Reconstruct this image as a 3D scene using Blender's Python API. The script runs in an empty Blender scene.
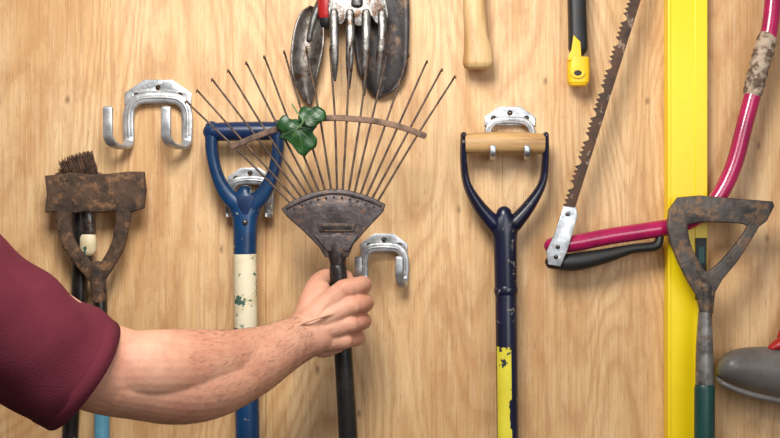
import bpy, bmesh, math, random
from mathutils import Vector, Matrix, noise
random.seed(4)
S=0.00132; LENS=50.0; D=780*S*LENS/36.0; ZC=1.4
scene=bpy.context.scene
try: scene.view_settings.view_transform='Standard'
except: pass
def W(px,py,d):
    k=(D-d)/D
    return Vector(((px-390)*S*k,-d,ZC-(py-219)*S*k))
def K(d): return S*(D-d)/D
def lin(c):
    return tuple(((v/255)/12.92 if v/255<=0.04045 else ((v/255+0.055)/1.055)**2.4) for v in c)+(1,)
def mat(name,c1,c2=None,scale=30,rough=0.5,metal=0.0,bump=0.0,bscale=None,stretch=(1,1,1),lo=0.4,hi=0.65,c3=None,lo3=0.6,hi3=0.7,s3=12,sss=0,coat=0,spec=0.5,dist=0.002):
    m=bpy.data.materials.new(name); m.use_nodes=True
    nt=m.node_tree; N=nt.nodes; L=nt.links; b=N['Principled BSDF']
    b.inputs['Roughness'].default_value=rough; b.inputs['Metallic'].default_value=metal
    b.inputs['Specular IOR Level'].default_value=spec
    if coat: b.inputs['Coat Weight'].default_value=coat
    if sss:
        b.inputs['Subsurface Weight'].default_value=sss; b.inputs['Subsurface Radius'].default_value=(0.01,0.004,0.002); b.inputs['Subsurface Scale'].default_value=0.5
    tc=N.new('ShaderNodeTexCoord'); mp=N.new('ShaderNodeMapping'); mp.inputs['Scale'].default_value=stretch
    L.new(tc.outputs['Object'],mp.inputs['Vector'])
    if c2 is None: c2=tuple(v*0.8 for v in c1)
    n=N.new('ShaderNodeTexNoise'); n.inputs['Scale'].default_value=scale; n.inputs['Detail'].default_value=6; n.inputs['Roughness'].default_value=0.65
    L.new(mp.outputs[0],n.inputs['Vector'])
    r=N.new('ShaderNodeValToRGB'); r.color_ramp.elements[0].position=lo; r.color_ramp.elements[1].position=hi
    r.color_ramp.elements[0].color=lin(c1); r.color_ramp.elements[1].color=lin(c2)
    L.new(n.outputs['Fac'],r.inputs['Fac']); out=r.outputs['Color']
    if c3:
        n3=N.new('ShaderNodeTexNoise'); n3.inputs['Scale'].default_value=s3; n3.inputs['Detail'].default_value=8; n3.inputs['Roughness'].default_value=0.7
        L.new(mp.outputs[0],n3.inputs['Vector'])
        r3=N.new('ShaderNodeValToRGB'); r3.color_ramp.elements[0].position=lo3; r3.color_ramp.elements[1].position=hi3
        L.new(n3.outputs['Fac'],r3.inputs['Fac'])
        mx=N.new('ShaderNodeMix'); mx.data_type='RGBA'
        L.new(r3.outputs['Color'],mx.inputs['Factor']); L.new(out,mx.inputs['A']); mx.inputs['B'].default_value=lin(c3); out=mx.outputs['Result']
    L.new(out,b.inputs['Base Color'])
    if bump:
        nb=N.new('ShaderNodeTexNoise'); nb.inputs['Scale'].default_value=bscale or scale*3; nb.inputs['Detail'].default_value=6
        L.new(mp.outputs[0],nb.inputs['Vector'])
        bp=N.new('ShaderNodeBump'); bp.inputs['Strength'].default_value=bump; bp.inputs['Distance'].default_value=dist
        L.new(nb.outputs['Fac'],bp.inputs['Height']); L.new(bp.outputs[0],b.inputs['Normal'])
    return m
# ---------------- materials
M={}
M['galv']=mat('galvanised_steel',(208,210,212),(150,154,158),60,0.36,0.7,0.15)
M['rust']=mat('rusty_iron',(92,70,54),(50,40,34),45,0.85,0.15,0.9,140,c3=(134,98,70),lo3=0.52,hi3=0.64,s3=70)
M['blue']=mat('blue_paint',(12,60,104),(8,40,76),30,0.33,0,0.1,c3=(140,146,140),lo3=0.62,hi3=0.64,s3=60)
M['blue2']=mat('bright_blue_grip',(14,46,92),(10,32,66),25,0.35,0,0.05)
M['cream']=mat('worn_cream_paint',(232,222,192),(205,188,146),25,0.6,0,0.2,c3=(66,96,84),lo3=0.57,hi3=0.59,s3=45)
M['navy']=mat('navy_paint',(15,20,50),(9,12,32),20,0.3,0,0.08,c3=(126,116,112),lo3=0.62,hi3=0.64,s3=80)
M['wood']=mat('pale_handle_wood',(216,182,130),(180,134,84),50,0.5,0,0.2,stretch=(1,1,0.12),c3=(140,98,58),lo3=.6,hi3=.72,s3=90)
M['woodh']=mat('grip_wood',(200,160,106),(146,104,62),60,0.5,0,0.2,stretch=(0.1,1,1),c3=(104,70,42),lo3=.57,hi3=.68,s3=90)
M['black']=mat('black_shaft',(18,16,16),(38,34,32),60,0.32,0,0.15,c3=(90,84,78),lo3=.64,hi3=.68,s3=90)
M['blackr']=mat('black_rubber',(22,22,23),(32,31,31),40,0.5)
M['yellow']=mat('yellow_plastic',(244,198,34),(234,184,24),20,0.4)
M['lyellow']=mat('yellow_level_paint',(250,220,14),(244,210,10),6,0.35,0,0)
M['label']=mat('yellow_label',(228,216,64),(216,200,54),20,0.5,c3=(34,38,56),lo3=0.59,hi3=0.61,s3=50)
M['magenta']=mat('magenta_paint',(176,22,84),(138,14,66),25,0.25,0,0.03,coat=0.4)
M['tape']=mat('brown_tape',(180,160,140),(95,74,60),60,0.7,0,0.8,100,lo=.45,hi=.55)
M['sawblade']=mat('rusty_blade',(92,66,50),(58,46,40),40,0.7,0.3,0.4,c3=(150,130,112),lo3=0.56,hi3=0.6,s3=60)
M['steel']=mat('dull_steel',(128,125,122),(74,70,68),60,0.36,0.88,0.3,c3=(78,58,44),lo3=0.52,hi3=0.61,s3=60)
M['trowel']=mat('dirty_trowel_steel',(130,124,118),(70,62,58),40,0.38,0.7,0.3,c3=(74,56,42),lo3=0.51,hi3=0.6,s3=45)
M['dark']=mat('dark_iron',(56,50,50),(34,31,33),30,0.45,0.4,0.3,c3=(108,86,68),lo3=0.54,hi3=0.64,s3=50)
M['rake']=mat('rake_plate_steel',(92,84,84),(60,54,55),70,0.45,0.45,0.4,c3=(116,90,74),lo3=0.54,hi3=0.64,s3=90)
M['tine']=mat('tine_wire',(100,84,74),(60,50,48),90,0.5,0.45,0.3,c3=(126,90,66),lo3=0.55,hi3=0.62,s3=120)
M['bar']=mat('rusty_crossbar',(134,106,88),(72,56,48),50,0.7,0.3,0.4)
M['hoe']=mat('hoe_iron',(96,88,82),(60,54,52),40,0.55,0.4,0.6,120,c3=(122,96,74),lo3=0.51,hi3=0.6,s3=70)
M['ferrule']=mat('ferrule_steel',(150,146,142),(84,82,80),40,0.42,0.6,0.25,c3=(110,90,70),lo3=.58,hi3=.66,s3=60)
M['green']=mat('green_handle',(14,66,60),(12,48,46),30,0.4,c3=(90,110,100),lo3=.66,hi3=.68,s3=60)
M['leaf']=mat('ivy_green',(34,76,34),(16,44,22),50,0.38,0,0.3,c3=(66,106,50),lo3=.56,hi3=.7,s3=90)
M['vein']=mat('ivy_vein',(104,138,88),(80,116,66),40,0.5)
M['red']=mat('red_plastic',(170,30,32),(150,22,24),20,0.4)
M['grey']=mat('grey_plastic',(108,102,98),(84,80,78),15,0.42,0,0.05)
M['bristle']=mat('brown_bristle',(92,66,48),(48,36,28),120,0.9,0,0.8,500)
M['aqua']=mat('aqua_pole',(92,152,178),(76,132,158),20,0.4)
M['skin']=mat('skin',(216,166,140),(196,138,112),10,0.55,0,0.4,150,c3=(180,112,92),lo3=0.46,hi3=0.8,s3=14,sss=0.04,lo=0.3,hi=0.75,spec=.32,dist=.0012)
M['nail']=mat('finger_nail',(232,188,170),(220,170,152),40,0.3)
M['hair']=mat('dark_hair',(50,34,26),(30,22,18),150,0.7,0,0.6)
M['armhair']=mat('arm_hair',(96,64,46),(76,50,36),150,0.7)
M['shirt']=mat('maroon_jersey',(100,36,50),(84,28,41),10,0.95,0,0.4,500,spec=.25)
M['jeans']=mat('denim',(50,62,88),(38,48,72),60,0.9,0,0.3,500)
M['shoe']=mat('shoe_leather',(70,50,36),(50,36,28),30,0.5)
# ---------------- builders
def empty(name,loc):
    e=bpy.data.objects.new(name,None); e.empty_display_size=0.03; e.location=loc
    scene.collection.objects.link(e); return e
def par(o,p):
    if p is not None:
        o.parent=p; o.matrix_parent_inverse=Matrix.Translation(-p.location)
def mk(name,vs,fs,m,p=None,smooth=True,angle=None):
    me=bpy.data.meshes.new(name); me.from_pydata([tuple(v) for v in vs],[],fs)
    bm=bmesh.new(); bm.from_mesh(me); bmesh.ops.recalc_face_normals(bm,faces=bm.faces); bm.to_mesh(me); bm.free()
    if smooth:
        for f in me.polygons: f.use_smooth=True
        if angle:
            try: me.set_sharp_from_angle(angle=math.radians(angle))
            except: pass
    me.materials.append(m)
    o=bpy.data.objects.new(name,me); scene.collection.objects.link(o); par(o,p); return o
def cr(P,n):
    if n<=1 or len(P)<3: return [tuple(p) for p in P]
    out=[]
    Q=[tuple(2*a-b for a,b in zip(P[0],P[1]))]+[tuple(p) for p in P]+[tuple(2*a-b for a,b in zip(P[-1],P[-2]))]
    for i in range(1,len(Q)-2):
        for j in range(n):
            t=j/n
            out.append(tuple(0.5*((2*b)+(-a+c)*t+(2*a-5*b+4*c-d)*t*t+(-a+3*b-3*c+d)*t**3) for a,b,c,d in zip(Q[i-1],Q[i],Q[i+1],Q[i+2])))
    out.append(tuple(P[-1])); return out
def sweep(C,R,seg=16,ref=None,cap=True,expo=2.0,mod=None,ends=True):
    n=len(C); vs=[];fs=[]
    T=[]
    for i in range(n):
        t=(C[min(i+1,n-1)]-C[max(i-1,0)]); T.append(t.normalized())
    if ref is None:
        u=T[0].orthogonal().normalized()
    fr=[]
    for i in range(n):
        t=T[i]
        if ref is not None:
            s=t.cross(Vector(ref)); s.normalize(); u2=s.cross(t).normalized(); fr.append((s,u2))
        else:
            u=(u-t*u.dot(t)).normalized(); fr.append((u,t.cross(u)))
    items=[]
    if cap:
        for a in (0.2,0.6,0.87):
            h=math.sqrt(1-a*a)
            r=min(R[0]); items.append((C[0]-T[0]*r*h,(R[0][0]*a,R[0][1]*a),fr[0],0))
    for i in range(n): items.append((C[i],R[i],fr[i],i/(n-1)))
    if cap:
        for a in (0.87,0.6,0.2):
            h=math.sqrt(1-a*a); r=min(R[-1]); items.append((C[-1]+T[-1]*r*h,(R[-1][0]*a,R[-1][1]*a),fr[-1],1))
    for c,(a,b),(s,u2),tt in items:
        for j in range(seg):
            th=2*math.pi*j/seg; ct,st=math.cos(th),math.sin(th)
            x=abs(ct)**(2/expo)*(1 if ct>=0 else -1); y=abs(st)**(2/expo)*(1 if st>=0 else -1)
            g=mod(tt,th) if mod else 1
            vs.append(c+s*(a*x*g)+u2*(b*y*g))
    m=len(items)
    for i in range(m-1):
        for j in range(seg):
            fs.append((i*seg+j,i*seg+(j+1)%seg,(i+1)*seg+(j+1)%seg,(i+1)*seg+j))
    if ends:
        fs.append(tuple(range(seg))[::-1]); fs.append(tuple((m-1)*seg+j for j in range(seg)))
    return vs,fs
def tube(name,P,m,p=None,n=8,seg=16,ref=(0,1,0),cap=True,expo=2.0,raw=False,mod=None,ends=True):
    Q=[]
    for q in P:
        q=tuple(q)
        if len(q)==4: q=q+(q[3],)
        Q.append(q)
    Q=cr(Q,n)
    C=[W(q[0],q[1],q[2]) for q in Q]; R=[(max(q[3],.05)*K(q[2]),max(q[4],.05)*K(q[2])) for q in Q]
    v,f=sweep(C,R,seg,ref,cap,expo,mod,ends)
    if raw: return v,f
    return mk(name,v,f,m,p,True,50)
def plate(name,outline,d,th,m,p=None,holes=(),bev=0.001,smooth=0):
    cu=bpy.data.curves.new(name,'CURVE'); cu.dimensions='2D'; cu.fill_mode='BOTH'
    cu.extrude=max(th/2-bev,0.0001); cu.bevel_depth=bev; cu.bevel_resolution=2
    loops=[cr(outline+[outline[0]],smooth)[:-1] if smooth else outline]+list(holes)
    for lp in loops:
        sp=cu.splines.new('POLY'); sp.points.add(len(lp)-1); sp.use_cyclic_u=True
        for i,q in enumerate(lp):
            w=W(q[0],q[1],d); sp.points[i].co=(w.x,w.z,0,1)
    tmp=bpy.data.objects.new('tmp',cu); scene.collection.objects.link(tmp)
    dg=bpy.context.evaluated_depsgraph_get()
    me=bpy.data.meshes.new_from_object(tmp.evaluated_get(dg))
    bpy.data.objects.remove(tmp)
    for v in me.vertices:
        x,y,z=v.co; v.co=(x,-d+th/2-z,y)
    bm=bmesh.new(); bm.from_mesh(me); bmesh.ops.remove_doubles(bm,verts=bm.verts,dist=1e-6); bmesh.ops.recalc_face_normals(bm,faces=bm.faces); bm.to_mesh(me); bm.free()
    me.materials.clear(); me.materials.append(m); me.name=name
    for f in me.polygons: f.use_smooth=True
    try: me.set_sharp_from_angle(angle=math.radians(40))
    except: pass
    o=bpy.data.objects.new(name,me); scene.collection.objects.link(o); par(o,p); return o
def circ(cx,cy,r,n=16,ry=None): return [(cx+r*math.cos(2*math.pi*i/n),cy+(ry or r)*math.sin(2*math.pi*i/n)) for i in range(n)]
def blade(name,P,m,p,depth,thick=0.0018,n=6,cols=12,asym=0):
    Q=cr(P,n); vs=[];fs=[]
    for i,q in enumerate(Q):
        a=Q[min(i+1,len(Q)-1)]; b=Q[max(i-1,0)]
        tx,ty=a[0]-b[0],a[1]-b[1]; l=math.hypot(tx,ty) or 1; nx,ny=-ty/l,tx/l
        for j in range(cols+1):
            u=-1+2*j/cols; w=max(q[3],.3)
            vs.append(W(q[0]+nx*w*u,q[1]+ny*w*u,q[2]+depth*(u*u)*min(1,w/12)))
    for i in range(len(Q)-1):
        for j in range(cols):
            a=i*(cols+1)+j; fs.append((a,a+1,a+cols+2,a+cols+1))
    o=mk(name,vs,fs,m,p); md=o.modifiers.new('s','SOLIDIFY'); md.thickness=thick; md.offset=0
    return o

# ---------------- room
def wallmat():
    m=bpy.data.materials.new('plywood'); m.use_nodes=True; nt=m.node_tree; N=nt.nodes; L=nt.links; b=N['Principled BSDF']
    b.inputs['Roughness'].default_value=0.5
    tc=N.new('ShaderNodeTexCoord')
    def mp(s,loc=(0,0,0),rot=(0,0,0)):
        a=N.new('ShaderNodeMapping'); a.inputs['Scale'].default_value=s; a.inputs['Location'].default_value=loc; a.inputs['Rotation'].default_value=rot; L.new(tc.outputs['Object'],a.inputs['Vector']); return a.outputs[0]
    def nz(v,sc,det=4,r=.55,dist=0):
        a=N.new('ShaderNodeTexNoise'); a.inputs['Scale'].default_value=sc; a.inputs['Detail'].default_value=det; a.inputs['Roughness'].default_value=r; a.inputs['Distortion'].default_value=dist; L.new(v,a.inputs['Vector']); return a.outputs['Fac']
    def mth(op,a,bv,c=None):
        x=N.new('ShaderNodeMath'); x.operation=op
        if isinstance(a,float): x.inputs[0].default_value=a
        else: L.new(a,x.inputs[0])
        if bv is not None:
            if isinstance(bv,float): x.inputs[1].default_value=bv
            else: L.new(bv,x.inputs[1])
        return x.outputs[0]
    def ramp(f,e):
        r=N.new('ShaderNodeValToRGB'); 
        while len(r.color_ramp.elements)<len(e): r.color_ramp.elements.new(0.5)
        for i,(pp,c) in enumerate(e): r.color_ramp.elements[i].position=pp; r.color_ramp.elements[i].color=c
        L.new(f,r.inputs['Fac']); return r.outputs['Color']
    def mix(f,a,bc,mode='MIX'):
        x=N.new('ShaderNodeMix'); x.data_type='RGBA'; x.blend_type=mode
        if isinstance(f,float): x.inputs['Factor'].default_value=f
        else: L.new(f,x.inputs['Factor'])
        L.new(a,x.inputs['A'])
        if isinstance(bc,tuple): x.inputs['B'].default_value=bc
        else: L.new(bc,x.inputs['B'])
        return x.outputs['Result']
    B0=(0,0,0,1);B1=(1,1,1,1)
    g=lambda v:(v,v,v,1)
    low=nz(mp((3.4,1,0.75),(3,0,1.3)),1.5,2,.35,.5)
    wob=nz(mp((14,1,5)),3,4,.6)
    low=mth('ADD',low,mth('MULTIPLY',wob,0.03))
    ring=mth('FRACT',mth('MULTIPLY',low,34.0),None)
    ringc=ramp(ring,[(0.0,g(.8)),(0.1,g(.3)),(0.5,B0),(0.88,g(.75)),(1,g(.8))])
    base=ramp(nz(mp((5,1,1.0)),2.2,4),[(0.3,lin((236,204,158))),(0.5,lin((226,186,134))),(0.72,lin((204,157,104)))])
    c=mix(mth('MULTIPLY',ringc,0.62),base,lin((184,130,80)))
    fine=nz(mp((60,1,1.6)),5,6,.7)
    c=mix(mth('MULTIPLY',ramp(fine,[(0.48,B0),(0.70,B1)]),0.6),c,lin((168,118,72)))
    light=nz(mp((40,1,2.2),(5,0,2)),4,5,.7)
    c=mix(mth('MULTIPLY',ramp(light,[(0.52,B0),(0.72,B1)]),0.45),c,lin((244,218,178)))
    blot=nz(mp((6,1,3.5),(1,0,4)),3,6,.7)
    c=mix(mth('MULTIPLY',ramp(blot,[(0.52,B0),(0.75,B1)]),0.6),c,lin((168,116,70)))
    pore=nz(mp((190,1,10)),4,3,.6)
    c=mix(mth('MULTIPLY',ramp(pore,[(0.60,B0),(0.68,B1)]),0.55),c,lin((132,88,52)))
    kn=N.new('ShaderNodeTexVoronoi'); kn.voronoi_dimensions='2D'; kn.inputs['Scale'].default_value=4.2
    L.new(mp((1.5,1,.8),(.3,0,.1),(math.pi/2,0,0)),kn.inputs['Vector'])
    kd=mth('ADD',kn.outputs['Distance'],mth('MULTIPLY',nz(mp((60,1,30)),2,4,.6),0.03))
    c=mix(ramp(kd,[(0.018,g(.7)),(0.040,B0)]),c,lin((104,70,44)))
    L.new(c,b.inputs['Base Color'])
    bp=N.new('ShaderNodeBump'); bp.inputs['Strength'].default_value=0.35; bp.inputs['Distance'].default_value=0.001; L.new(fine,bp.inputs['Height']); L.new(bp.outputs[0],b.inputs['Normal'])
    return m
def box(vs,fs,x0,x1,y0,y1,z0,z1):
    o=len(vs)
    for x in (x0,x1):
        for y in (y0,y1):
            for z in (z0,z1): vs.append((x,y,z))
    for f in ((0,1,3,2),(4,6,7,5),(0,4,5,1),(2,3,7,6),(0,2,6,4),(1,5,7,3)): fs.append(tuple(o+i for i in f))
vs=[];fs=[]; sx=(266-390)*S
box(vs,fs,-2.4,sx-.0003,0,.018,0,2.6); box(vs,fs,sx+.0003,2.4,0,.018,0,2.6); box(vs,fs,-2.4,2.4,.018,.03,0,2.6)
mk('wall_back',vs,fs,wallmat(),None,False)
vs=[];fs=[]; box(vs,fs,-2.4,2.4,-3.2,.03,-.05,0)
mk('floor',vs,fs,mat('concrete',(128,124,118),(108,104,98),6,0.8,0,0.3),None,False)

# ---------------- tool hooks
def tool_hook(cx,ty,w,h,splay=0,out=0.05,band=5,px=None,tip=None,bot=None,ptop=None):
    e=empty('tool_hook',W(cx,ty+h*.3,0.0))
    hw=w/2
    pl=[(cx-hw,ty+h*.36),(cx-hw,ty+h*.2),(cx-hw*.42,ty),(cx+hw*.42,ty),(cx+hw,ty+h*.2),(cx+hw,ty+h*.36)]
    sc=((cx,ty+h*.12),(cx-hw*.66,ty+h*.23),(cx+hw*.66,ty+h*.23))
    plate('mounting_plate',pl,0.004,0.004,M['galv'],e,[circ(s[0],s[1],3) for s in sc],bev=.0006)
    for s in sc:
        v,f=sweep([W(s[0],s[1],0.0),W(s[0],s[1],0.0055)],[(.0026,.0026),(.0020,.0020)],12,(1,0,0),False); mk('screw',v,f,M['steel'],e)
    yb=ty+h if bot is None else bot
    pw=hw*.88
    A=[(cx-pw,yb-8,.010),(cx-pw,ty+h*.5,.011),(cx-pw*.8,ty+h*.33,.012),(cx-pw*.4,ty+h*.27,.012),(cx+pw*.4,ty+h*.27,.012),(cx+pw*.8,ty+h*.33,.012),(cx+pw,ty+h*.5,.011),(cx+pw,yb-8,.010)]
    tube('arch_band',[(a[0],a[1],a[2],band,2.2) for a in A],M['galv'],e,expo=4)
    tube('arch_crease',[(a[0],a[1],a[2]+.0018,band*.35,1.4) for a in A],M['galv'],e,expo=2)
    pp=px if px else pw; tp=tip if tip is not None else ty+h*.45
    for sg in (-1,1):
        x=cx+sg*pp
        C=[(x,yb-14,.009),(x,yb-4,.012),(x+splay*.25,yb+1,.022),(x+splay*.7,yb-1,out*.8),(x+splay*.97,yb-8,out),(x+splay,(yb+tp)/2,out+.003),(x+splay,tp,out+.003)]
        tube('prong',[(a[0],a[1],a[2],2.2,band*.9) for a in C],M['galv'],e,ref=(1,0,0),expo=4)
    return e
tool_hook(158,80,66,66,splay=-21,out=.05,band=5.5,tip=108)
tool_hook(250,168,44,46,splay=-2,out=.020,band=4.5)
tool_hook(384,234,46,50,splay=-5,out=.035,band=4.6,tip=258)
tool_hook(510,107,50,50,splay=0,out=.054,band=3.5,px=17,tip=147,bot=157)

# ---------------- rusty hoe left
e=empty('push_hoe',W(97,230,.03))
plate('blade',[(46,177),(58,176),(70,174),(92,176),(110,175),(128,173),(142,173),(144,190),(142,207),(130,211),(118,209),(100,211),(84,210),(70,212),(58,210),(46,211),(47,202),(48,194)],.046,.010,M['rust'],e,bev=.002)
for s in ([(66,205,9),(64,222,7.5),(70,245,7),(84,264,7),(96,277,8)],[(124,205,9),(123,222,7.5),(118,245,7),(108,264,7),(98,277,8)]):
    tube('loop_arm',[(a,b,.042,r,4) for a,b,r in s],M['rust'],e,expo=3)
tube('socket',[(97,268,.042,9,7),(98,282,.042,8,8),(100,300,.042,7.5,7.5)],M['rust'],e)
tube('shaft',[(100,290,.042,7,7),(102,409,.042,7,7)],M['black'],e,n=1)
tube('lower_shaft',[(102,406,.042,7.5,7.5),(104,219+ZC/K(.042)-8,.042,7.5,7.5)],M['aqua'],e,n=1)
# brush behind
e=empty('bench_brush',W(85,230,.015))
tube('handle',[(80,205,.018,8,6),(79,300,.018,8,7),(70,440,.018,8,7),(66,640,.018,8,7)],M['black'],e)
tube('ferrule',[(87,208,.022,8,6),(88,232,.022,8,6)],M['steel'],e,n=1)
tube('painted_band',[(88,238,.022,8.4,6.6),(88,250,.022,8.4,6.6)],M['cream'],e,n=1)
tube('neck',[(86,165,.02,9,5),(87,210,.022,8,5),(85,262,.02,7,5)],M['dark'],e)
vs=[];fs=[]
for i in range(420):
    bx=random.uniform(66,98); by=random.uniform(172,182); t=(bx-80)/18
    tx=60+ (bx-66)*.95+random.uniform(-3,4); ty=random.uniform(158,170)+abs(t)*2-(tx-60)*.32; dd=random.uniform(.012,.034)
    v,f=sweep([W(bx,by,dd),W((bx+tx)/2+1,(by+ty)/2,dd+.002),W(tx,ty,dd)],[(.0009,.0009)]*2+[(.0005,.0005)],5,None,False)
    o=len(vs); vs+=v; fs+=[tuple(o+k for k in q) for q in f]
mk('bristles',vs,fs,M['bristle'],e)
tube('head_block',[(60,178,.022,6,7),(98,178,.022,6,7)],M['rust'],e,n=1)

# ---------------- blue spade (D grip)
e=empty('garden_spade',W(245,250,.03)); d=.038
tube('grip',[(212,132,d,9,9),(230,131.5,d,9.5,9.5),(262,131,d,9.5,9.5),(276,131,d,9,9)],M['blue2'],e,seg=24)
L1=[(212,128,7),(212,150,6.2),(217,174,6.2),(227,194,8),(240,207,9)]
R1=[(278,127,7),(278,150,6.2),(273,174,6.2),(263,194,8),(250,207,9)]
for l in (L1,R1): tube('grip_arm',[(a,b,d,r,8) for a,b,r in l],M['blue'],e,expo=2.6)
tube('yoke',[(245,192,d,8,7),(245,200,d,17,8),(245,210,d,16,9),(245,222,d,12.5,10),(245,256,d,11.5,10.5)],M['blue'],e)
plate('yoke_recess',[(236,196),(254,196),(251,206),(247,214),(243,214),(239,206)],d+.0125,.002,M['blue2'],e,bev=.0006)
tube('yoke_bolt',[(245,222,d+.010,3),(245,222,d+.015,2.6)],M['steel'],e,n=1,ref=(1,0,0))
tube('worn_sleeve',[(245,254,d,11.6,11),(246,330,d,11.6,11)],M['cream'],e,n=1,cap=False,seg=24)
tube('shaft',[(246,328,d,12,11),(248,470,d,12,11),(250,760,d,12,11)],M['blue'],e,n=1,seg=24)
blade('blade',[(250,740,d,14),(250,760,d,58),(250,900,d,62),(250,960,d,56)],M['steel'],e,.01)
# ---------------- navy fork
e=empty('digging_fork',W(505,300,.03)); d=.036
tube('wooden_grip',[(465,144,d,10.2,10.2),(480,143.5,d,11,11),(504,143,d,11.3,11.3),(528,143.5,d,11,11),(544,144,d,10.2,10.2)],M['woodh'],e,cap=False,seg=24)
L1=[(463.5,135,3.2),(463.5,160,3.6),(467,184,4.2),(479,206,6.5),(494,224,8.5)]
R1=[(545.5,135,3.2),(545.5,160,3.6),(542,184,4.2),(529,206,6.5),(514,224,8.5)]
for l in (L1,R1): tube('grip_arm',[(a,b,d,r,9) for a,b,r in l],M['navy'],e)
for x,s in ((462,-1),(547,1)):
    v,f=sweep([W(x,144,d)-Vector((.0005,0,0)),W(x,144,d)+Vector((.0005,0,0))],[(.005,.005)]*2,16,(0,1,0),False); mk('rivet_head',v,f,M['navy'],e)
tube('yoke',[(504,214,d,8,8),(504,226,d,16,9),(505,240,d,12,10),(506,292,d,11.2,10.5)],M['navy'],e)
tube('collar',[(506,289,d,12,11.2),(506,292,d,12,11.2)],M['navy'],e,n=1)
tube('shaft',[(506,292,d,10.8,10.4),(508,470,d,10.8,10.4),(510,780,d,10.8,10.4)],M['navy'],e,n=1,seg=24)
vs=[];fs=[];rr=11.1*K(d)
rows=60
for i in range(rows+1):
    y=346+(500-346)*i/rows
    cut=(4+random.uniform(-1.5,1.5)) if 398<y<426 else 0
    for j in range(11):
        th=math.radians(-68+j*(8.6-cut*.3)+random.uniform(-.3,.3))
        c=W(506+(y-292)*.0112,y,d); vs.append(c+Vector((math.sin(th)*rr,-math.cos(th)*rr,0)))
for i in range(rows):
    for j in range(10):
        a=i*11+j; fs.append((a,a+1,a+12,a+11))
mk('shaft_label',vs,fs,M['label'],e)
for i,x in enumerate((470,494,522,546)):
    tube('tine',[(510,780,d,9,6),(x,800,d,6,6),(x,860,d,5,5),(x,950,d,2,2)],M['steel'],e)

# ---------------- leaf rake
e=empty('leaf_rake',W(335,230,.1)); d=.1
tips=[(186,101),(197,90),(212,79),(228,70),(246,62),(264,56),(284,51),(306,47),(330,46),(350,46),(369,48),(388,51),(409,54),(427,61),(442,69),(455,76)]
def arc(t):
    return (334+47*t, 190+ (15 if t<0 else 13)*abs(t)**1.7)
n=len(tips)
for i,(tx,ty) in enumerate(tips):
    t=-1+2*i/(n-1); bx,by=arc(t*.93)
    dx,dy=tx-bx,ty-by; l=math.hypot(dx,dy); ux,uy=dx/l,dy/l
    jit=random.uniform(-1.8,1.8)
    tube('tine',[(bx-ux*6,by-uy*6,d,1.2),(bx+dx*.5+jit,by+dy*.5,d+.004,1.1),(tx-ux*12,ty-uy*12,d+.008,1.0),(tx-ux*3,ty-uy*3,d+.012,1.0),(tx,ty,d+.020,.95),(tx+ux*1,ty+uy*1+3,d+.034,.75)],M['tine'],e,n=5,seg=8,ref=None)
cb=[(231,147),(255,137),(280,128),(305,121),(330,118),(355,119),(380,122),(404,128),(425,136)]
tube('crossbar',[(a,b,d+.006,3.1,1.4) for a,b in cb],M['bar'],e,expo=4)
top=[arc(-1+2*i/16) for i in range(17)]
out=[(283,209)]+top[1:-1]+[(384,205),(382,211),(366,228),(352,244),(347,256),(326,256),(320,246),(304,230),(288,216)]
plate('head_plate',out,d+.006,.007,M['rake'],e,bev=.0018)
plate('rim',[arc(-1+2*i/16) for i in range(17)]+[(arc(1-2*i/16)[0],arc(1-2*i/16)[1]+3) for i in range(17)],d+.0085,.003,M['rake'],e,bev=.0008)
plate('embossed_label',[(318,224),(355,224),(353,231),(320,231)],d+.0085,.0035,M['tine'],e,bev=.0008)
plate('label_recess',[(321,226),(352,226),(351,229),(322,229)],d+.0093,.0035,M['dark'],e,bev=.0004)
for t in (-.85,-.68,-.5,-.34,-.17,0,.17,.34,.5,.68,.85):
    a,b=arc(t); tube('rivet',[(a,b+7,d+.006,1.2),(a,b+7,d+.0072,1.0)],M['tine'],e,n=1,ref=(1,0,0))
plate('rib',[(316,236),(356,236),(348,250),(328,250)],d+.009,.004,M['rake'],e,bev=.0015)
tube('socket',[(336,236,d+.002,12,5),(337,252,d+.002,10,7),(338,264,d,8,8),(338,276,d,8.5,8.5)],M['dark'],e)
tube('handle',[(338,268,d,8.6,8.6),(341,318,d,9,9),(345,380,d,9.4,9.4),(350,470,d-.003,9.6,9.6),(366,760,d-.01,9.6,9.6),(380,990,d-.02,9.6,9.6)],M['black'],e,seg=24)
# ivy sprig
e=empty('ivy_sprig',W(301,130,.12))
def leafmesh(name,ol,c,d,tips,tilt=0):
    def leafpt(x,y):
        r=math.hypot(x-c[0],y-c[1]); return W(x,y,d+.004-.0003*r+tilt*(x-c[0])+.0016*math.sin(x*.3)*math.cos(y*.32))
    ol=cr(ol+[ol[0]],4)[:-1]; vs=[leafpt(*c)];fs=[]; R=8
    for k in range(1,R+1):
        for q in ol: vs.append(leafpt(c[0]+(q[0]-c[0])*k/R,c[1]+(q[1]-c[1])*k/R))
    m=len(ol)
    for j in range(m): fs.append((0,1+j,1+(j+1)%m))
    for k in range(R-1):
        for j in range(m): fs.append((1+k*m+j,1+k*m+(j+1)%m,1+(k+1)*m+(j+1)%m,1+(k+1)*m+j))
    o=mk(name,vs,fs,M['leaf'],e); md=o.modifiers.new('s','SOLIDIFY'); md.thickness=.0006
    up=Vector((0,-.0005,0))
    for q in tips:
        P1=[leafpt(c[0]+(q[0]-c[0])*k,c[1]+(q[1]-c[1])*k)+up for k in (0,.25,.5,.75,.95)]
        v,f=sweep(P1,[(.00045-.00007*i,.0003) for i in range(5)],6,(0,1,0),False); mk('vein',v,f,M['vein'],e)
leafmesh('leaf_large',[(305,157),(298,153),(292,145),(286,140),(279,138),(282,132),(276,127),(279,120),(284,115),(291,119),(297,119),(303,121),(311,122),(317,126),(313,132),(317,139),(316,147),(310,151)],(298,128),.117,[(304,155),(281,136),(281,119),(314,126),(314,144),(290,142)])
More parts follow.
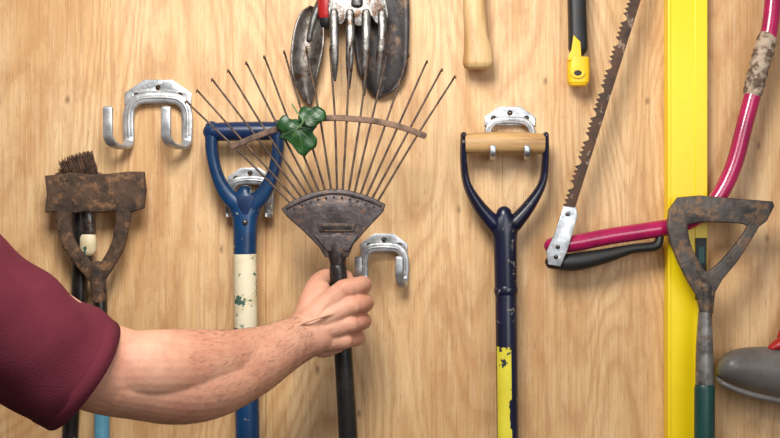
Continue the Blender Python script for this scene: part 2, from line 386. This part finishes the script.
leafmesh('leaf_small',[(298,119),(299,111),(304,106),(311,108),(317,106),(325,111),(326,119),(320,123),(314,127),(306,126),(301,123)],(304,120),.121,[(323,112),(304,108),(320,121),(312,125)],.0001)
tube('stem',[(298,128,.1225,.9),(303,121,.127,.9),(297,112,.124,.8),(292,104,.12,.7)],M['vein'],e)

# ---------------- hand trowel left
e=empty('hand_trowel',W(310,40,.02))
blade('blade',[(316,8,.012,6),(311,20,.014,13),(308,42,.016,16),(305,68,.016,14),(307,90,.014,8),(310,106,.012,1)],M['trowel'],e,.010)
tube('neck',[(309,40,.016,3,3),(314,18,.018,4,4),(324,-6,.02,4.5,4.5)],M['steel'],e)
tube('ferrule',[(327,22,.022,7.5),(327,4,.022,9)],M['blackr'],e)
tube('handle',[(327,16,.022,8.5),(327,0,.022,9.8),(329,-40,.022,10),(332,-110,.022,11),(333,-125,.022,8)],M['red'],e)
# dark trowel
e=empty('hand_trowel',W(378,40,.014))
blade('blade',[(372,-40,.006,16),(374,-25,.008,30),(378,0,.008,31),(381,40,.008,28),(382,70,.008,24),(380,88,.008,14),(378,98,.008,2)],M['dark'],e,.008)
tube('neck',[(375,-15,.012,5,4),(371,-60,.018,6,5),(370,-80,.02,7)],M['dark'],e)
tube('handle',[(370,-75,.02,10),(369,-120,.02,11),(368,-190,.02,12)],M['wood'],e)
# hand fork
e=empty('hand_fork',W(358,30,.04)); d=.042
plate('fork_body',[(330,20),(329,4),(335,-14),(348,-30),(366,-30),(379,-14),(386,4),(387,20),(378,24),(370,14),(363,24),(355,24),(348,14),(341,24)],d,.004,M['steel'],e,bev=.001,smooth=3)
for i,x in enumerate((334,350,366,382)):
    ex=(335,349,364,377)[i]; ey=(80,88,95,86)[i]
    tube('tine',[(x,10,d-.002,4.8,2),(x+(.3),35,d+.004,4.4,2.2),((x+ex)/2,62,d+.003,3.8,2),(ex,ey,d-.003,1.4,1.4)],M['steel'],e)
tube('neck',[(357,5,d,6,3),(357,-40,d,6,5),(357,-60,d,7,7)],M['steel'],e)
tube('handle',[(357,-55,d,10),(357,-110,d,11),(357,-180,d,12)],M['wood'],e)

# ---------------- wooden handle hammer
e=empty('claw_hammer',W(478,0,.03)); d=.028
tube('handle',[(471,-150,d,9,8),(473,-60,d,10,9),(474,0,d,11,10),(476,35,d,12,11),(478,52,d,14.5,12),(478,62,d,15.5,12),(478,66,d,14.5,11)],M['wood'],e,expo=2.6,cap=False)
tube('handle_end',[(478,64,d,15.2,11.8),(478,67.5,d,14,10.5),(478,69,d,11,8)],M['wood'],e,n=1,expo=2.6,cap=False)
tube('hammer_head',[(440,-158,d,12),(456,-158,d,10),(480,-160,d,12),(500,-156,d,8,6),(520,-146,d,3,8)],M['steel'],e)
# ---------------- pruning saw
e=empty('pruning_saw',W(578,20,.02)); d=.026
tube('handle',[(576,-90,d,10,9),(576,-40,d,10,9),(577,10,d,9,9),(578,48,d,9.5,9)],M['blackr'],e,expo=3)
tube('pommel',[(578,58,d,10.5,10),(578,72,d,11,10),(578,83,d,10.3,9.4)],M['yellow'],e,expo=4,cap=False)
tube('pommel_tip',[(578,82.5,d,10.4,9.4),(578,86,d,8.5,7.5)],M['yellow'],e,expo=4,cap=False,n=1)
plate('pommel_front',[(574,36),(580,42),(581,56),(569,60),(569,56),(572,50)],d+.0125,.003,M['yellow'],e,bev=.0006)
plate('hang_ring',circ(578,72,7,20,6),d+.0145,.003,M['yellow'],e,[circ(578,73,4.4,14,3.2)],bev=.0006)
plate('hang_hole',circ(578,73,4.6,14,3.4),d+.0138,.002,M['blackr'],e,bev=.0003)
plate('saw_blade',[(566,-90),(588,-90),(584,-330),(570,-330)],d,.0015,M['steel'],e,bev=.0002)

# ---------------- bow saw
e=empty('bow_saw',W(650,150,.03)); d=.038
fr=[(552,246),(575,243),(612,236),(645,231),(678,225),(703,213),(719,196),(734,165),(746,120),(758,75),(768,38),(773,0),(773,-40),(762,-85),(730,-112),(678,-120)]
tube('frame',[(a,b,d,8.4,8) for a,b in fr],M['magenta'],e,seg=24)
tube('tape_wrap',[(753,91,d,9.4),(756,80,d,10),(760,64,d,9.6),(763,54,d,10.2),(767,39,d,9.6)],M['tape'],e,mod=lambda t,th:1+.06*math.sin(t*40+th*2))
a=(672,-122); b=(566,213)
dx,dy=b[0]-a[0],b[1]-a[1]; l=math.hypot(dx,dy); ux,uy=dx/l,dy/l; nx,ny=uy,-ux
if nx<0: nx,ny=-nx,-ny
bl=[(a[0]+nx*7,a[1]+ny*7),(b[0]+nx*7,b[1]+ny*7)]
nt=70
for i in range(nt,-1,-1):
    t=i/nt; cx,cy=a[0]+dx*t,a[1]+dy*t
    bl.append((cx-nx*1.5,cy-ny*1.5))
    if i>0:
        cx2,cy2=a[0]+dx*(t-.45/nt),a[1]+dy*(t-.45/nt); g=5.5 if i%5 else 0.0
        bl.append((cx2-nx*g,cy2-ny*g))
plate('saw_blade',bl,d+.011,.0016,M['sawblade'],e,bev=.0002)
plate('blade_clamp',[(564,207),(576,208),(577,216),(567,250),(560,266),(549,264),(547,252),(556,232)],d+.0155,.004,M['galv'],e,[circ(568,214,2)],bev=.0008)
for q in ((558,247),(556,257),(568,214)): tube('bolt',[(q[0],q[1],d+.015,2.2),(q[0],q[1],d+.0185,2)],M['steel'],e,n=1,ref=(1,0,0))
tube('handle_guard',[(552,262,d,7,7),(575,262,d,9,8),(605,256,d,7.5,7),(632,249,d,5,6),(655,246,d,5,6),(660,238,d,4,5)],M['blackr'],e)
# ---------------- spirit level (stands on the floor against the wall)
e=empty('spirit_level',W(688,200,.01))
def wbox(name,x0,x1,y0,y1,d0,d1,m):
    vs=[];fs=[]; k0=W(x0,y0,d1); k1=W(x1,y1,d1); box(vs,fs,k0.x,k1.x,-d1,-d0,max(k1.z,0.0005),k0.z)
    o=mk(name,vs,fs,m,e,False); md=o.modifiers.new('b','BEVEL'); md.width=.0008; md.segments=2; return o
wbox('left_flange',668,671,-70,1400,0.0005,.022,M['lyellow'])
wbox('right_flange',695,707.5,-70,1400,0.0005,.022,M['lyellow'])
wbox('web',670,697,-70,1400,.002,.0205,M['lyellow'])
wbox('end_cap',667,708,-78,-68,0.0005,.023,M['blackr'])
wbox('black_rod',695.5,707,238,300,.014,.0232,M['blackr'])  # black rod seen behind the hoe, only grouped with the level
wbox('rod_green_band',698,705,246,264,.02,.0245,M['green'])  # green band on that black rod
# ---------------- right hoe
e=empty('dutch_hoe',W(710,300,.05)); d=.066
hole=cr([(686,224),(700,221),(725,221),(748,224),(744,236),(728,256),(716,268),(706,273),(698,262),(689,243),(686,224)],4)[:-1]
plate('blade_loop',[(679,199),(700,197),(735,200),(772,203),(773,206),(766,220),(758,226),(750,240),(737,260),(722,278),(714,292),(712,312),(702,312),(699,296),(690,282),(680,262),(672,242),(669,225),(671,210)],d,.007,M['hoe'],e,[hole],bev=.0022)
tube('tang',[(706,286,d-.003,6,5),(706,300,d-.004,5.5,5.5),(706,316,d-.004,6,6)],M['hoe'],e)
tube('ferrule',[(705,312,d-.004,6.5),(704.5,350,d-.004,8.5),(704.5,389,d-.004,9)],M['ferrule'],e,n=2,cap=False,seg=24)
tube('handle',[(704.5,388,d-.004,10),(704.5,470,d-.004,10.3),(705,219+ZC/K(d-.004)-11,d-.004,10.3)],M['green'],e,n=1,seg=24)
# ---------------- dustpan
e=empty('dustpan',W(780,375,.03))
sec=[(715,374,1.5),(719,370,10),(730,368,17),(750,370,23),(780,374,27),(815,378,29),(850,380,28),(866,380,20)]
vs=[];fs=[];seg=24
Q=cr(sec,4)
for x,y,h in Q:
    for j in range(seg):
        th=2*math.pi*j/seg; c,s=math.cos(th),math.sin(th)
        vs.append(W(x,y-h*s,.04+.034*c*min(1,h/18)))
m=len(Q)
for i in range(m-1):
    for j in range(seg): fs.append((i*seg+j,i*seg+(j+1)%seg,(i+1)*seg+(j+1)%seg,(i+1)*seg+j))
fs.append(tuple(range(seg))); fs.append(tuple((m-1)*seg+j for j in range(seg))[::-1])
mk('hood',vs,fs,M['grey'],e)
tube('rim',[(716,378,.05,2.2),(724,384,.062,2.8),(740,391,.068,3),(765,398,.07,3),(800,404,.07,3),(860,406,.07,3)],M['grey'],e)
tube('red_trim',[(771,348,.05,3,6),(780,344,.05,6,9),(800,338,.05,9,10),(850,334,.05,9,10)],M['red'],e)
tube('handle',[(783,338,.04,6),(794,318,.04,8),(815,290,.04,9),(845,262,.04,9)],M['red'],e)

# ---------------- person
P=empty('person',Vector((-.66,-.45,0)))
def blob(name,parts,m,voxel,smooth_it=4,fac=.5):
    vs=[];fs=[]
    for v,f in parts:
        o=len(vs); vs+=[Vector(a) for a in v]; fs+=[tuple(o+k for k in q) for q in f]
    o=mk(name,vs,fs,m,P)
    r=o.modifiers.new('r','REMESH'); r.mode='VOXEL'; r.voxel_size=voxel; r.use_smooth_shade=True
    s=o.modifiers.new('s','SMOOTH'); s.iterations=smooth_it; s.factor=fac
    return o
def chain(Pp,n=6,seg=16): return tube('',Pp,None,None,n=n,seg=seg,ref=None,raw=True)
def wsweep(C,R,seg=24,n=5,ref=(0,1,0)):
    Q=cr([tuple(c)+tuple(r) for c,r in zip(C,R)],n)
    return sweep([Vector(q[:3]) for q in Q],[(q[3],q[4]) for q in Q],seg,ref,True)
armaxis=[(-60,275,.41,52),(20,322,.375,50),(90,363,.335,46),(140,376,.305,43.5),(180,381,.275,43),(215,377,.245,39.5),(250,364,.21,33),(278,349,.175,27),(300,338,.15,23.5,20),(316,328,.138,25,18)]
arm=[chain(armaxis,8,32)]
arm.append(chain([(90,368,.335,34),(150,367,.318,37),(195,365,.278,36),(238,356,.226,27),(278,341,.175,18)],8,28))
arm.append(chain([(110,380,.335,32),(180,387,.292,36),(225,381,.250,31),(268,360,.198,19)],8,28))
arm.append(chain([(150,396,.305,25),(182,400,.29,22),(215,395,.262,17)],6,20))
arm.append(chain([(296,351,.158,8.5),(305,351,.158,9)],3,14))
# superficial veins along the forearm and back of hand
arm.append(chain([(215,350,.274,1.8),(240,346,.2445,1.9),(262,341,.2185,1.9),(284,332,.188,1.8),(300,324,.171,1.8),(318,318,.165,1.6),(334,313,.154,1.4)],6,8))
kn=[(344,289,.134),(349,306,.137),(347,324,.135),(341,340,.130)]
ws=[(308,318,.144),(306,325,.147),(306,334,.147),(308,341,.144)]
for a,b in zip(ws,kn):
    arm.append(chain([a+(12,),((a[0]+b[0])/2,(a[1]+b[1])/2,(a[2]+b[2])/2+.001,11.5),b+(10,)]))
    arm.append(chain([(b[0]-1,b[1],b[2]+.002,9.8),(b[0]+3,b[1],b[2]+.001,9.8)],2,14))
    arm.append(chain([(a[0]+6,a[1]+1,a[2]+.012,3.2),((a[0]+b[0])/2,(a[1]+b[1])/2,(a[2]+b[2])/2+.0125,2.6),(b[0]-4,b[1],b[2]+.0105,2.4)],4,10))
arm.append(chain([(312,334,.128,15),(322,344,.118,14),(336,344,.118,10)]))
arm.append(chain([(308,318,.135,15),(316,300,.128,14),(320,290,.12,11)]))
fing=[[(344,289,.134,10),(357,286,.126,9.2),(363,285,.104,9),(356,286,.082,8.4),(342,288,.076,8),(331,290,.080,7.4)],
 [(349,306,.137,10),(360,304,.128,9.4),(365,303,.103,9.2),(357,304,.080,8.6),(343,306,.074,8.2),(330,308,.078,7.6)],
 [(347,324,.135,9.6),(358,322,.126,9),(363,321,.103,8.8),(356,322,.081,8.3),(343,324,.075,7.9),(331,325,.079,7.3)],
 [(341,340,.130,9),(351,339,.122,8.4),(357,338,.104,8.1),(353,339,.084,7.6),(344,340,.078,7.2),(335,341,.080,6.6)]]
for f in fing:
    arm.append(chain(f,5))
    arm.append(chain([(f[2][0]-1,f[2][1],f[2][2]+.002,f[2][3]+.5),(f[2][0]-1,f[2][1],f[2][2]-.002,f[2][3]+.4)],2,14))
arm.append(chain([(306,316,.138,13),(311,300,.130,12),(316,287,.115,10.5),(322,280,.096,9.6),(331,277,.082,9),(345,277,.077,8)],5))
blob('arm_and_hand',arm,M['skin'],.0014,4,.5)
AX=cr([q if len(q)==5 else q+(q[3],) for q in armaxis],10)
hairs=[]
for i in range(1000):
    k=random.randint(34,80); q=AX[k]; q2=AX[k+1]
    C=W(q[0],q[1],q[2]); T=(W(q2[0],q2[1],q2[2])-C).normalized()
    s=T.cross(Vector((0,1,0))).normalized(); u=s.cross(T).normalized()
    if u.y>0: u=-u
    th=random.uniform(-1.5,1.5); r=q[3]*K(q[2])
    dr=(u*math.cos(th)+s*math.sin(th))
    ln=random.uniform(.006,.012); tv=(T*random.uniform(.7,1)+s*random.uniform(-.2,.7)); tv=(tv-dr*tv.dot(dr)).normalized()
    hairs.append((C,dr,r,tv,ln))
dg=bpy.context.evaluated_depsgraph_get(); armo=bpy.data.objects['arm_and_hand']; dg.update(); ev=armo.evaluated_get(dg)
inv=armo.matrix_world.inverted()
hv=[];hf=[]
for C,dr,r,tv,ln in hairs:
    ok,loc,nrm,idx=ev.ray_cast(inv@(C+dr*(r*3)),-dr)
    if not ok: continue
    loc=armo.matrix_world@loc
    tv=(tv-nrm*tv.dot(nrm)).normalized()
    a=loc-nrm*.0003; b=loc+tv*ln*.5+nrm*.0007; c=loc+tv*ln+nrm*.0004
    v,f=sweep([a,b,c],[(.00008,.00008),(.00006,.00006),(.00002,.00002)],3,None,False)
    o=len(hv); hv+=v; hf+=[tuple(o+k for k in q) for q in f]
mk('forearm_hair',hv,hf,M['armhair'],P)
sh=W(-118,238,.43)
cxT=sh.x-.20; yT=sh.y-.02
def folds(t,th):
    e=1-max(0,(t-.9)*6)
    return 1+ (.024*math.sin(7*t*3.1+2*th)+.018*math.sin(th*5+t*13)+.014*math.sin(th*3-t*27))*max(e,.35)
slv=tube('sleeve',[(-150,222,.44,88),(-85,262,.42,76),(-25,306,.395,67),(33,345,.37,64),(82,375,.345,61)],M['shirt'],P,n=18,seg=80,cap=False,ends=False,mod=folds)
md=slv.modifiers.new('s','SOLIDIFY'); md.thickness=.003; md.offset=-1
tube('sleeve_hem',[(68,367,.352,62.2),(82,375,.345,61.8)],M['shirt'],P,n=1,seg=80,cap=False,ends=False,mod=lambda t,th:folds(.97+.03*t,th)).modifiers.new('s','SOLIDIFY').thickness=.002
shirt=[chain([(-190,200,.45,80),(-140,230,.44,82),(-95,254,.425,70)],8,32)]
shirt.append(wsweep([(cxT,yT,.86),(cxT,yT,1.0),(cxT,yT,1.15),(cxT,yT,1.28),(cxT,yT,1.38),(cxT,yT,1.44)],[(.185,.125),(.175,.12),(.185,.125),(.205,.13),(.19,.11),(.09,.07)],28))
shirt.append(wsweep([(cxT-.20,yT,1.38),(cxT-.24,yT,1.28),(cxT-.26,yT,1.14)],[(.075,.07),(.068,.07),(.062,.065)],20))
sm=blob('t_shirt',shirt,M['shirt'],.005,6,.5)
head=[wsweep([(cxT,yT,1.40),(cxT,yT+.01,1.50)],[(.06,.058),(.056,.058)],20,1),
 wsweep([(cxT,yT+.03,1.475),(cxT,yT+.03,1.52),(cxT,yT+.02,1.58),(cxT,yT+.01,1.64),(cxT,yT+.01,1.69)],[(.03,.04),(.058,.075),(.070,.092),(.074,.096),(.05,.065)],28,5),
 wsweep([(cxT,yT+.10,1.60),(cxT,yT+.128,1.565),(cxT,yT+.115,1.558)],[(.009,.009),(.014,.012),(.01,.01)],12,4,ref=(1,0,0)),
 wsweep([(cxT-.02,yT+.103,1.535),(cxT+.02,yT+.103,1.535)],[(.006,.008),(.006,.008)],12,1)]
for s in (-1,1):
    head.append(wsweep([(cxT+s*.074,yT+.005,1.565),(cxT+s*.08,yT-.002,1.585),(cxT+s*.08,yT-.004,1.61)],[(.008,.012),(.009,.018),(.007,.012)],12,4))
blob('head',head,M['skin'],.004,3,.5)
for s in (-1,1):
    v,f=wsweep([(cxT+s*.03,yT+.092,1.60),(cxT+s*.03,yT+.104,1.60)],[(.012,.008),(.009,.006)],14,1,ref=(1,0,0)); mk('eye',v,f,M['nail'],P)
hr=[wsweep([(cxT,yT-.035,1.55),(cxT,yT-.03,1.62),(cxT,yT-.008,1.68),(cxT,yT-.005,1.71)],[(.06,.055),(.08,.078),(.078,.098),(.05,.07)],24,5)]
blob('hair',hr,M['hair'],.005,3,.5)
blob('left_arm',[wsweep([(cxT-.255,yT,1.2),(cxT-.27,yT+.01,1.08),(cxT-.27,yT+.05,.95),(cxT-.265,yT+.09,.83),(cxT-.26,yT+.10,.76)],[(.05,.05),(.043,.045),(.042,.043),(.028,.032),(.04,.02)],20,5)]+
 [wsweep([(cxT-.26+i*.002,yT+.075+.018*i,.77),(cxT-.255,yT+.08+.018*i,.71),(cxT-.245,yT+.08+.017*i,.67)],[(.009,.009)]*3,10,3) for i in range(4)],M['skin'],.004,3,.5)
legs=[wsweep([(cxT,yT,.98),(cxT,yT,.86)],[(.165,.11),(.18,.12)],24,1)]
for s in (-1,1):
    legs.append(wsweep([(cxT+s*.085,yT,.90),(cxT+s*.095,yT+.005,.70),(cxT+s*.1,yT+.01,.5),(cxT+s*.105,yT-.005,.3),(cxT+s*.11,yT,.07)],[(.095,.11),(.085,.09),(.065,.07),(.06,.065),(.052,.06)],20,4))
    v,f=wsweep([(cxT+s*.115,yT-.08,.045),(cxT+s*.115,yT,.05),(cxT+s*.12,yT+.10,.04),(cxT+s*.122,yT+.16,.034)],[(.036,.04),(.045,.048),(.045,.038),(.035,.03)],18,4,ref=(0,0,1)); mk('shoe',v,f,M['shoe'],P)
blob('jeans',legs,M['jeans'],.008,4,.5)

# ---------------- camera, lights
cam=bpy.data.objects.new('camera',bpy.data.cameras.new('camera')); scene.collection.objects.link(cam)
cam.data.lens=LENS; cam.data.sensor_width=36; cam.location=(0,-D,ZC); cam.rotation_euler=(math.pi/2,0,0); scene.camera=cam
def area(name,loc,tgt,size,power,col):
    l=bpy.data.lights.new(name,'AREA'); l.size=size; l.energy=power; l.color=col
    o=bpy.data.objects.new(name,l); scene.collection.objects.link(o); o.location=loc
    o.rotation_euler=(Vector(tgt)-Vector(loc)).to_track_quat('-Z','Y').to_euler()
area('ceiling_lamp',(-.12,-.85,2.0),(.05,0,1.38),.36,13.2,(1,.97,.92))
area('right_area_light',(.55,-1.5,1.6),(.03,0,1.38),.6,5.6,(.98,.98,1))  # soft area light from the right behind the camera, source unseen
w=bpy.data.worlds.new('world'); scene.world=w; w.use_nodes=True
w.node_tree.nodes['Background'].inputs[0].default_value=(1,.98,.96,1); w.node_tree.nodes['Background'].inputs[1].default_value=.26
